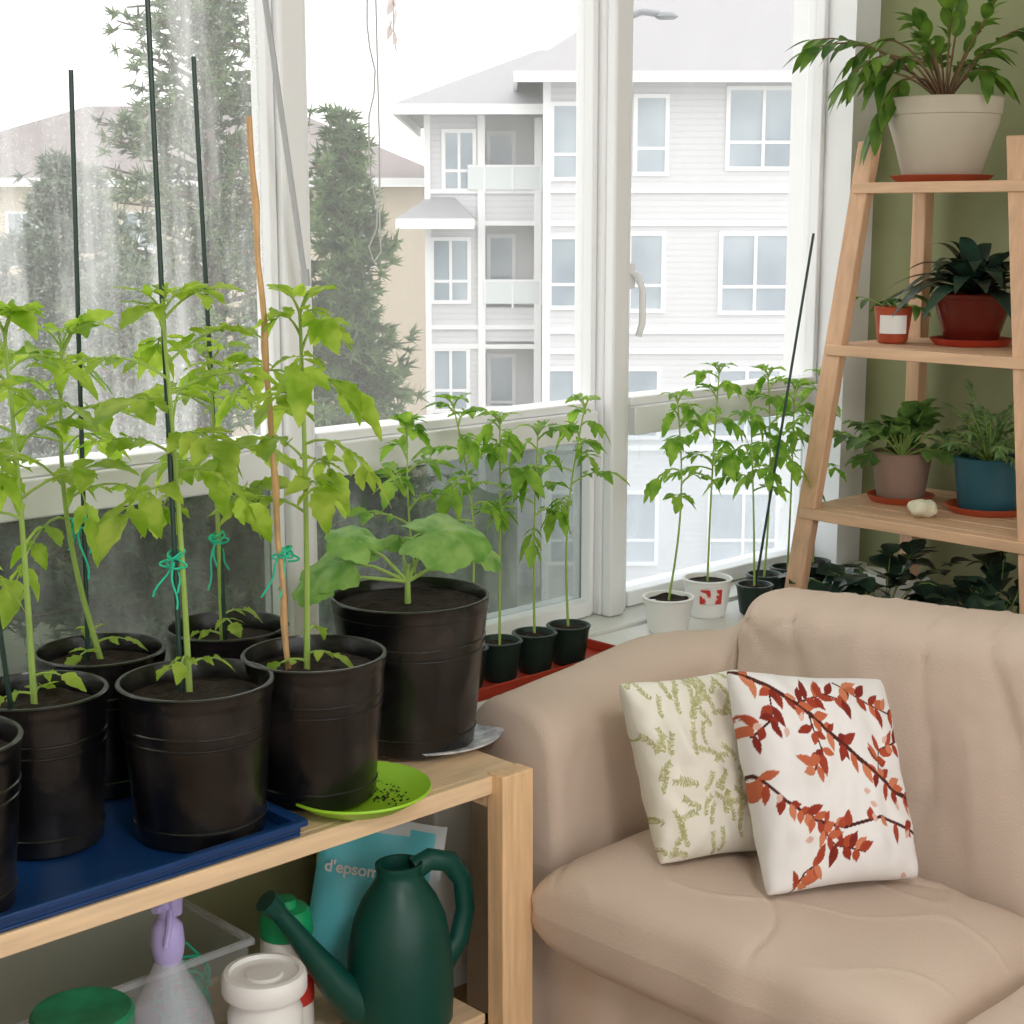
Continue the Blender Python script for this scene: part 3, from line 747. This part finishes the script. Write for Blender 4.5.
def saucer(e,x,y,z,r,m):
    G().lathe([(.001,0),(r*.86,0),(r,.016),(r-.004,.017),(r*.84,.005),(.001,.005)],(x,y,z),40).obj('saucer',m,e)
def branchy(gs,gl,base,n,L,seed,ll,lw,up=(.5,1.3),droop=.8,spread=6.28,az0=0,nl=7,rad=.002,jag=0.02,rel=.8,s0=.3):
    rg=random.Random(seed)
    for i in range(n):
        az=az0+spread*(i+rg.random()*.7)/n; el=rg.uniform(*up); l=L*rg.uniform(.6,1.1)
        h=V((math.cos(az),math.sin(az),0)); dr=droop*rg.uniform(.6,1.3)
        P=lambda s:V(base)+h*(l*s*math.cos(el))+V((0,0,l*s*math.sin(el)-dr*l*s*s))
        gs.tube([P(k/7) for k in range(8)],[rad*(1-.5*k/7) for k in range(8)],5)
        for k in range(nl):
            s=s0+(1-s0)*(k+.5)/nl; t=(P(s+.02)-P(s)).normalized(); d=rotz(t,(1 if k%2 else -1)*rg.uniform(.4,1.1)); d.z-=rg.uniform(0,.5)
            sz=rg.uniform(.75,1.15)
            leaflet(gl,P(s),d,V((rg.uniform(-.5,.5),rg.uniform(-.5,.5),1)),ll*sz,lw*sz,rg.uniform(.1,.5),.2,jag=jag,rel=rel)
        t=(P(1)-P(.95)).normalized(); leaflet(gl,P(1),t,V((0,0,1)),ll,lw,.3,.2,jag=jag,rel=rel)
def shelfplant(name,label,x,y,z,rt,rb,h,pm,sm_,build,lm,lip=.015,sr=None,stm=None):
    e=thing(name,(x,y,z),label,'potted plant','houseplants on the ladder shelf')
    dz=0
    if sm_: saucer(e,x,y,z,sr or rb*1.35,sm_); dz=.006
    pot(e,x,y,z+dz,rt,rb,h-dz,pm,lip=lip,soil=.02)
    gs=G();gl=G(); build(gs,gl,V((x,y,z+h-.02)))
    if gs.v: gs.obj('stem',stm or M_stem,e)
    gl.obj('foliage',lm,e,sharp=180); return e
def b1(gs,gl,c):
    branchy(gs,gl,c,11,.36,41,.07,.03,(1.0,1.45),.35,nl=7,s0=.5,rad=.0035)
    branchy(gs,gl,c,4,.52,42,.07,.03,(.95,1.15),.85,spread=.8,az0=2.1,nl=11,s0=.5,rad=.0035)
    branchy(gs,gl,c,4,.48,44,.07,.03,(.75,.95),.6,spread=.7,az0=2.25,nl=9,s0=.55,rad=.0035)
    branchy(gs,gl,c,3,.36,43,.07,.03,(.9,1.1),.6,spread=1.4,az0=-1.7,nl=7,s0=.5,rad=.0035)
shelfplant('potted_trailing_houseplant','cream plastic pot with trailing pointed green leaves',3.53,2.17,1.631,.138,.092,.20,M_cream,M_terra,b1,M_house,lip=.035,sr=.125,stm=M_brownstem)
def b2(gs,gl,c):
    rg=random.Random(50)
    for k in range(42):
        az=k*2.4; el=1.35-.95*(k/42); d=V((math.cos(az)*math.cos(el),math.sin(az)*math.cos(el),math.sin(el)))
        leaflet(gl,c+V((0,0,.01)),d,V((-math.cos(az)*math.sin(el),-math.sin(az)*math.sin(el),math.cos(el))),rg.uniform(.26,.33),.050,rg.uniform(.45,.8),.3,n=12,jag=0,rel=.85)
shelfplant('potted_bromeliad','dark leafed rosette plant in an oxblood glazed bowl pot',3.52,2.06,1.241,.098,.062,.125,M_brownred,M_red,b2,M_brom,lip=.012,sr=.1)
def b3(gs,gl,c): branchy(gs,gl,c,6,.12,51,.04,.02,(.6,1.3),.5,nl=3)
e2=shelfplant('potted_herb','small terracotta pot with white label and sparse green leaves',3.43,2.225,1.241,.046,.036,.09,M_terra,None,b3,M_mid)
G().grid(lambda u,v:V((3.43+.047*math.cos(math.pi*.95+u*1.5),2.225+.047*math.sin(math.pi*.95+u*1.5),1.266+.045*v)),10,1).obj('pot_label',M_wpl,e2)
def b4(gs,gl,c):
    branchy(gs,gl,c,30,.20,61,.045,.038,(.5,1.5),.35,nl=6,jag=.1,s0=.45)
shelfplant('potted_houseplant','leafy green plant in a grey-brown pot on terracotta saucer',3.45,2.195,.846,.074,.058,.125,M_tan,M_terra,b4,M_mid,sr=.085)
def b5(gs,gl,c): branchy(gs,gl,c,46,.25,62,.03,.009,(.6,1.5),.4,nl=18,s0=.15)
shelfplant('potted_fern','feathery fern in a teal glazed pot on terracotta saucer',3.47,1.965,.846,.083,.068,.135,M_teal,M_terra,b5,M_fern,sr=.1)
def b6(gs,gl,c): branchy(gs,gl,c,16,.34,63,.07,.055,(.8,1.45),.4,nl=6,s0=.4)
shelfplant('potted_ivy','dark green broad-leaved plant in a terracotta pot',3.36,2.17,.437,.075,.055,.12,M_terra,M_terra,b6,M_dark,sr=.09)
def b7(gs,gl,c): branchy(gs,gl,c,18,.34,64,.065,.05,(.8,1.45),.4,nl=6,s0=.4)
shelfplant('potted_ivy','dark green bushy leafy plant in a terracotta pot',3.36,1.86,.437,.08,.06,.12,M_terra,M_terra,b7,M_dark,sr=.09)
g=G(); 
def st(u,v):
    a=u*2*math.pi;b=(v-.5)*math.pi; p=V((math.cos(a)*math.cos(b)*.04,math.sin(a)*math.cos(b)*.03,math.sin(b)*.022)); p*=1+.35*noise.noise(p*45+V((3,1,2))); return p+V((3.29,2.03,.867))
g.grid(st,28,16); tag(g.obj('stone',M_stone,origin=(3.29,2.03,.846),sharp=180),'small rough pale coral stone on the wooden shelf','stone')
# ================================================================ HANGING THINGS
M_string=mat('grey_white_string',C(190,190,192),.7)
M_wand=mat('wand_plastic',C(178,180,184),.3)
g=G().tube([(1.69,2.49,2.42),(1.762,2.49,1.93),(1.836,2.49,1.43)],.0058,10).tube([(1.835,2.49,1.45),(1.838,2.49,1.42)],.009,10)
g.tube([(1.69,2.49,2.42),(1.69,2.49,2.598)],.003,8)
tag(g.obj('blind_wand',M_wand,origin=(1.836,2.49,1.43)),'thin pale blind wand hanging beside the window post','blind wand')
pts=[(2.017,2.5,2.6)]; rg=random.Random(4)
for i in range(1,26): pts.append((2.01+.008*math.sin(i*1.1)+.004*rg.uniform(-1,1),2.5+.004*math.sin(i*2),2.6-i*.043))
pts+=[(2.0,2.5,1.49),(2.012,2.5,1.46),(2.03,2.5,1.48),(2.028,2.5,1.53),(2.03,2.5,1.7),(2.026,2.5,2.0),(2.035,2.5,2.3),(2.03,2.5,2.6)]
tag(G().tube(pts,.0018,5).obj('hanging_string',M_string,origin=(2.0,2.5,1.45)),'thin looped white string hanging by the window','string')
e=thing('hanging_ornament',(2.07,2.5,1.82),'dried pale pink flowers hanging on a thread','ornament')
G().tube([(2.07,2.5,2.6),(2.07,2.5,1.9)],.0012,5).obj('thread',M_string,e)
g=G(); rg=random.Random(8)
for k in range(10): leaflet(g,(2.07+rg.uniform(-.008,.008),2.5,1.98-k*.011),V((rg.gauss(0,.7),rg.gauss(0,.3),-1)),V((rg.gauss(0,1),-1,0)),.03,.013,.1)
g.obj('dried_flower',M_hang,e,sharp=180)
# ================================================================ LOWER SHELF ITEMS
S0=.1505
e=thing('watering_can',(1.668,2.03,S0),'dark green plastic watering can with long spout and loop handle','watering can',rot=math.radians(-14))
g=G().lathe([(.001,0),(.088,0),(.094,.006),(.096,.05),(.095,.10),(.091,.15),(.082,.195),(.066,.232),(.05,.256),(.040,.272),(.040,.284),(.042,.288),(.042,.296),(.036,.296),(.033,.275),(.001,.265)],(0,0,0),48,sy=.9); g.obj('can_body',M_can,e,world=False)
g=G().tube([(-.04,0,.04),(-.09,0,.06),(-.125,0,.105),(-.168,0,.17),(-.203,0,.225),(-.233,0,.268)],[.042,.038,.029,.021,.016,.014],16)
g.tube([(-.226,0,.258),(-.245,0,.28)],[.017,.021],16); g.obj('spout',M_can,e,world=False)
g=G().tube([(.03,0,.278),(.06,0,.290),(.098,0,.278),(.124,0,.24),(.130,0,.185),(.118,0,.13),(.08,0,.085)],[.017,.016,.015,.014,.014,.015,.018],12,flat=1.3); g.obj('handle',M_can,e,world=False)
e=thing('spray_bottle',(1.21,2.035,S0),'translucent spray bottle with a lavender trigger nozzle','spray bottle',rot=YAW)
g=G().lathe([(.001,0),(.064,0),(.068,.01),(.068,.15),(.062,.18),(.045,.215),(.028,.25),(.019,.275),(.018,.295),(.001,.296)],n=40); g.obj('bottle_body',M_clearb,e,world=False)
g=G().lathe([(.001,.265),(.019,.265),(.024,.28),(.026,.295),(.024,.325),(.014,.338),(.013,.375),(.001,.38)],n=24)
g.tube([(.012,0,.345),(.012,0,.37),(.008,0,.405)],[.012,.014,.006],10)
g.tube([(.0,0,.36),(-.012,-.028,.362)],[.009,.006],10)
g.tube([(.008,-.01,.355),(.01,-.028,.335),(.004,-.034,.305)],[.005,.005,.004],8); g.obj('spray_trigger',M_lav,e,world=False)
e=thing('plastic_jar',(1.355,1.99,S0),'white plastic jar with a wide screw lid','jar')
G().lathe([(.001,0),(.056,0),(.06,.006),(.06,.15),(.052,.17),(.052,.185),(.001,.185)],(1.355,1.99,S0),40).obj('jar_body',M_wpl,e)
G().lathe([(.001,.183),(.066,.183),(.068,.187),(.068,.210),(.064,.217),(.056,.218),(.054,.211),(.03,.209),(.028,.214),(.001,.214)],(1.355,1.99,S0),48).obj('jar_lid',M_wpl,e)
e=thing('glass_jar',(1.04,1.995,S0),'clear jar with a mottled green lid','jar')
G().lathe([(.001,0),(.066,0),(.07,.008),(.07,.2),(.064,.225),(.064,.235),(.001,.235)],(1.04,1.995,S0),40).obj('jar_body',M_clear,e)
G().lathe([(.001,.233),(.073,.233),(.075,.238),(.075,.258),(.07,.263),(.06,.262),(.05,.258),(.001,.258)],(1.04,1.995,S0),48).obj('jar_lid',M_glid,e)
CX,CY=1.505,2.14
e=thing('spray_can',(CX,CY,S0),'white and red labelled container with green cap','can')
G().lathe([(.001,0),(.043,0),(.045,.004),(.045,.18),(.001,.18)],(CX,CY,S0),40).obj('can_body',M_wpl,e)
G().lathe([(.0455,.06),(.046,.06),(.046,.115),(.0455,.115)],(CX,CY,S0),40).obj('can_label',M_labelr,e)
G().lathe([(.001,.181),(.046,.181),(.047,.186),(.045,.215),(.038,.228),(.02,.231),(.018,.245),(.001,.245)],(CX,CY,S0),40).obj('can_cap',M_gcap,e)
# bag
e=thing('epsom_salt_bag',(1.70,2.185,S0),'teal and silver plastic bag of epsom salt with white lettering','bag',rot=YAW)
e.rotation_euler=(math.radians(-12),math.radians(9),YAW)
g=G()
def bg(side):
    def f(u,v):
        a=2*u-1;b=2*v-1
        t=.03*(max(0,1-a**4)*max(0,1-b**4))**.5*(1-.6*max(0,b))+.0015
        wv=.004*math.sin(u*14+v*5)*(v>.0)*v
        return V((-.115+.23*u,(t+0)*side+wv,.31*v))
    return f
g.grid(bg(-1),24,24,0); g.grid(bg(1),24,24,0)
for i,f in enumerate(g.f):
    zc=sum((g.v[k].z for k in f))/4; xc=sum((g.v[k].x for k in f))/4
    if zc>.285+.014*math.sin(xc*9) or xc>.092: g.m[i]=1
g.obj('bag_body',[M_bag,M_bagw],e,world=False,sharp=180)
def textmesh(s,size,loc,rot,m,parent,name):
    cu=bpy.data.curves.new('t','FONT'); cu.body=s; cu.size=size; cu.extrude=.0006; cu.align_x='LEFT'; cu.offset=.0006
    to=bpy.data.objects.new('t',cu); coll.objects.link(to); bpy.context.view_layer.update()
    me=bpy.data.meshes.new_from_object(to); bpy.data.objects.remove(to)
    ob=bpy.data.objects.new(name,me); coll.objects.link(ob); me.materials.clear(); me.materials.append(m)
    ob.parent=parent; ob.location=loc; ob.rotation_euler=rot; return ob
textmesh("d'epsom",.030,(-.098,-.037,.206),(math.radians(86),0,0),M_text,e,'lettering')
g=G()
for k in range(4):
    a=k*math.pi/2; leaflet(g,V((.040,-.034,.236)),V((math.cos(a),0,math.sin(a))),V((0,-1,0)),.017,.013,0,0,jag=0)
g.obj('emblem',M_text,e,world=False)
# clear tub
x0,x1,y0,y1=.55,1.42,2.13,2.37
e=thing('plastic_tub',((x0+x1)/2,2.25,S0),'clear plastic storage tub on the lower table shelf','tub')
g=G().box(x0,x1,y0,y1,S0,S0+.004)
for (a,b,c,d) in ((x0,x1,y0,y0+.004),(x0,x1,y1-.004,y1),(x0,x0+.004,y0+.004,y1-.004),(x1-.004,x1,y0+.004,y1-.004)): g.box(a,b,c,d,S0+.004,S0+.2)
g.obj('tub_body',M_tub,e)
g=G()
for (a,b,c,d) in ((x0-.008,x1+.008,y0-.01,y0),(x0-.008,x1+.008,y1,y1+.01),(x0-.01,x0,y0,y1),(x1,x1+.01,y0,y1)): g.box(a,b,c,d,S0+.192,S0+.204)
g.obj('tub_rim',M_clear,e,bevel=.002)
g=G(); rg=random.Random(77); pts=[]
for i in range(110):
    th=i*.55; rr=.05+.012*math.sin(i*.9); ph=i*.13
    pts.append(V((1.345+rr*math.cos(th)*math.cos(ph),2.215+.045*math.sin(th)*math.sin(ph+.6),.245+rr*1.3*math.sin(th)*math.cos(ph*.7)+.02*math.sin(ph))))
g.tube(pts,.0026,5); tag(g.obj('twine',M_twine,origin=(1.345,2.215,.155)),'tangled loops of teal green garden twine','twine')
# ================================================================ LIGHT
w=bpy.data.worlds.new('sky'); scene.world=w; w.use_nodes=True
w.node_tree.nodes['Background'].inputs[0].default_value=(1,.99,.98,1)
w.node_tree.nodes['Background'].inputs[1].default_value=2.0
def area(name,loc,target,size,power,col):
    l=bpy.data.lights.new(name,'AREA'); l.size=size; l.energy=power; l.color=col
    o=bpy.data.objects.new(name,l); coll.objects.link(o); o.location=loc
    o.rotation_euler=(V(target)-V(loc)).to_track_quat('-Z','Y').to_euler(); return o
area('front_fill_light',(.7,-.3,2.4),(1.9,1.8,.6),.4,18,(1,.96,.92))  # fill light added overhead to brighten the room from the front
s=bpy.data.lights.new('sun','SUN'); s.energy=.8; s.angle=.3; s.color=(1,.95,.88)
so=bpy.data.objects.new('sun',s); coll.objects.link(so); so.rotation_euler=V((-.55,.75,-.5)).to_track_quat('-Z','Y').to_euler(); so.location=(0,0,8)
# ================================================================ CAMERA
cam=bpy.data.cameras.new('camera'); co=bpy.data.objects.new('camera',cam); coll.objects.link(co)
co.location=(0,0,1.55); co.rotation_euler=(math.radians(90-10.48),0,YAW); cam.sensor_width=36; cam.lens=56.25; cam.clip_end=400
scene.camera=co
scene.view_settings.view_transform='Standard'
scene.view_settings.exposure=0.0
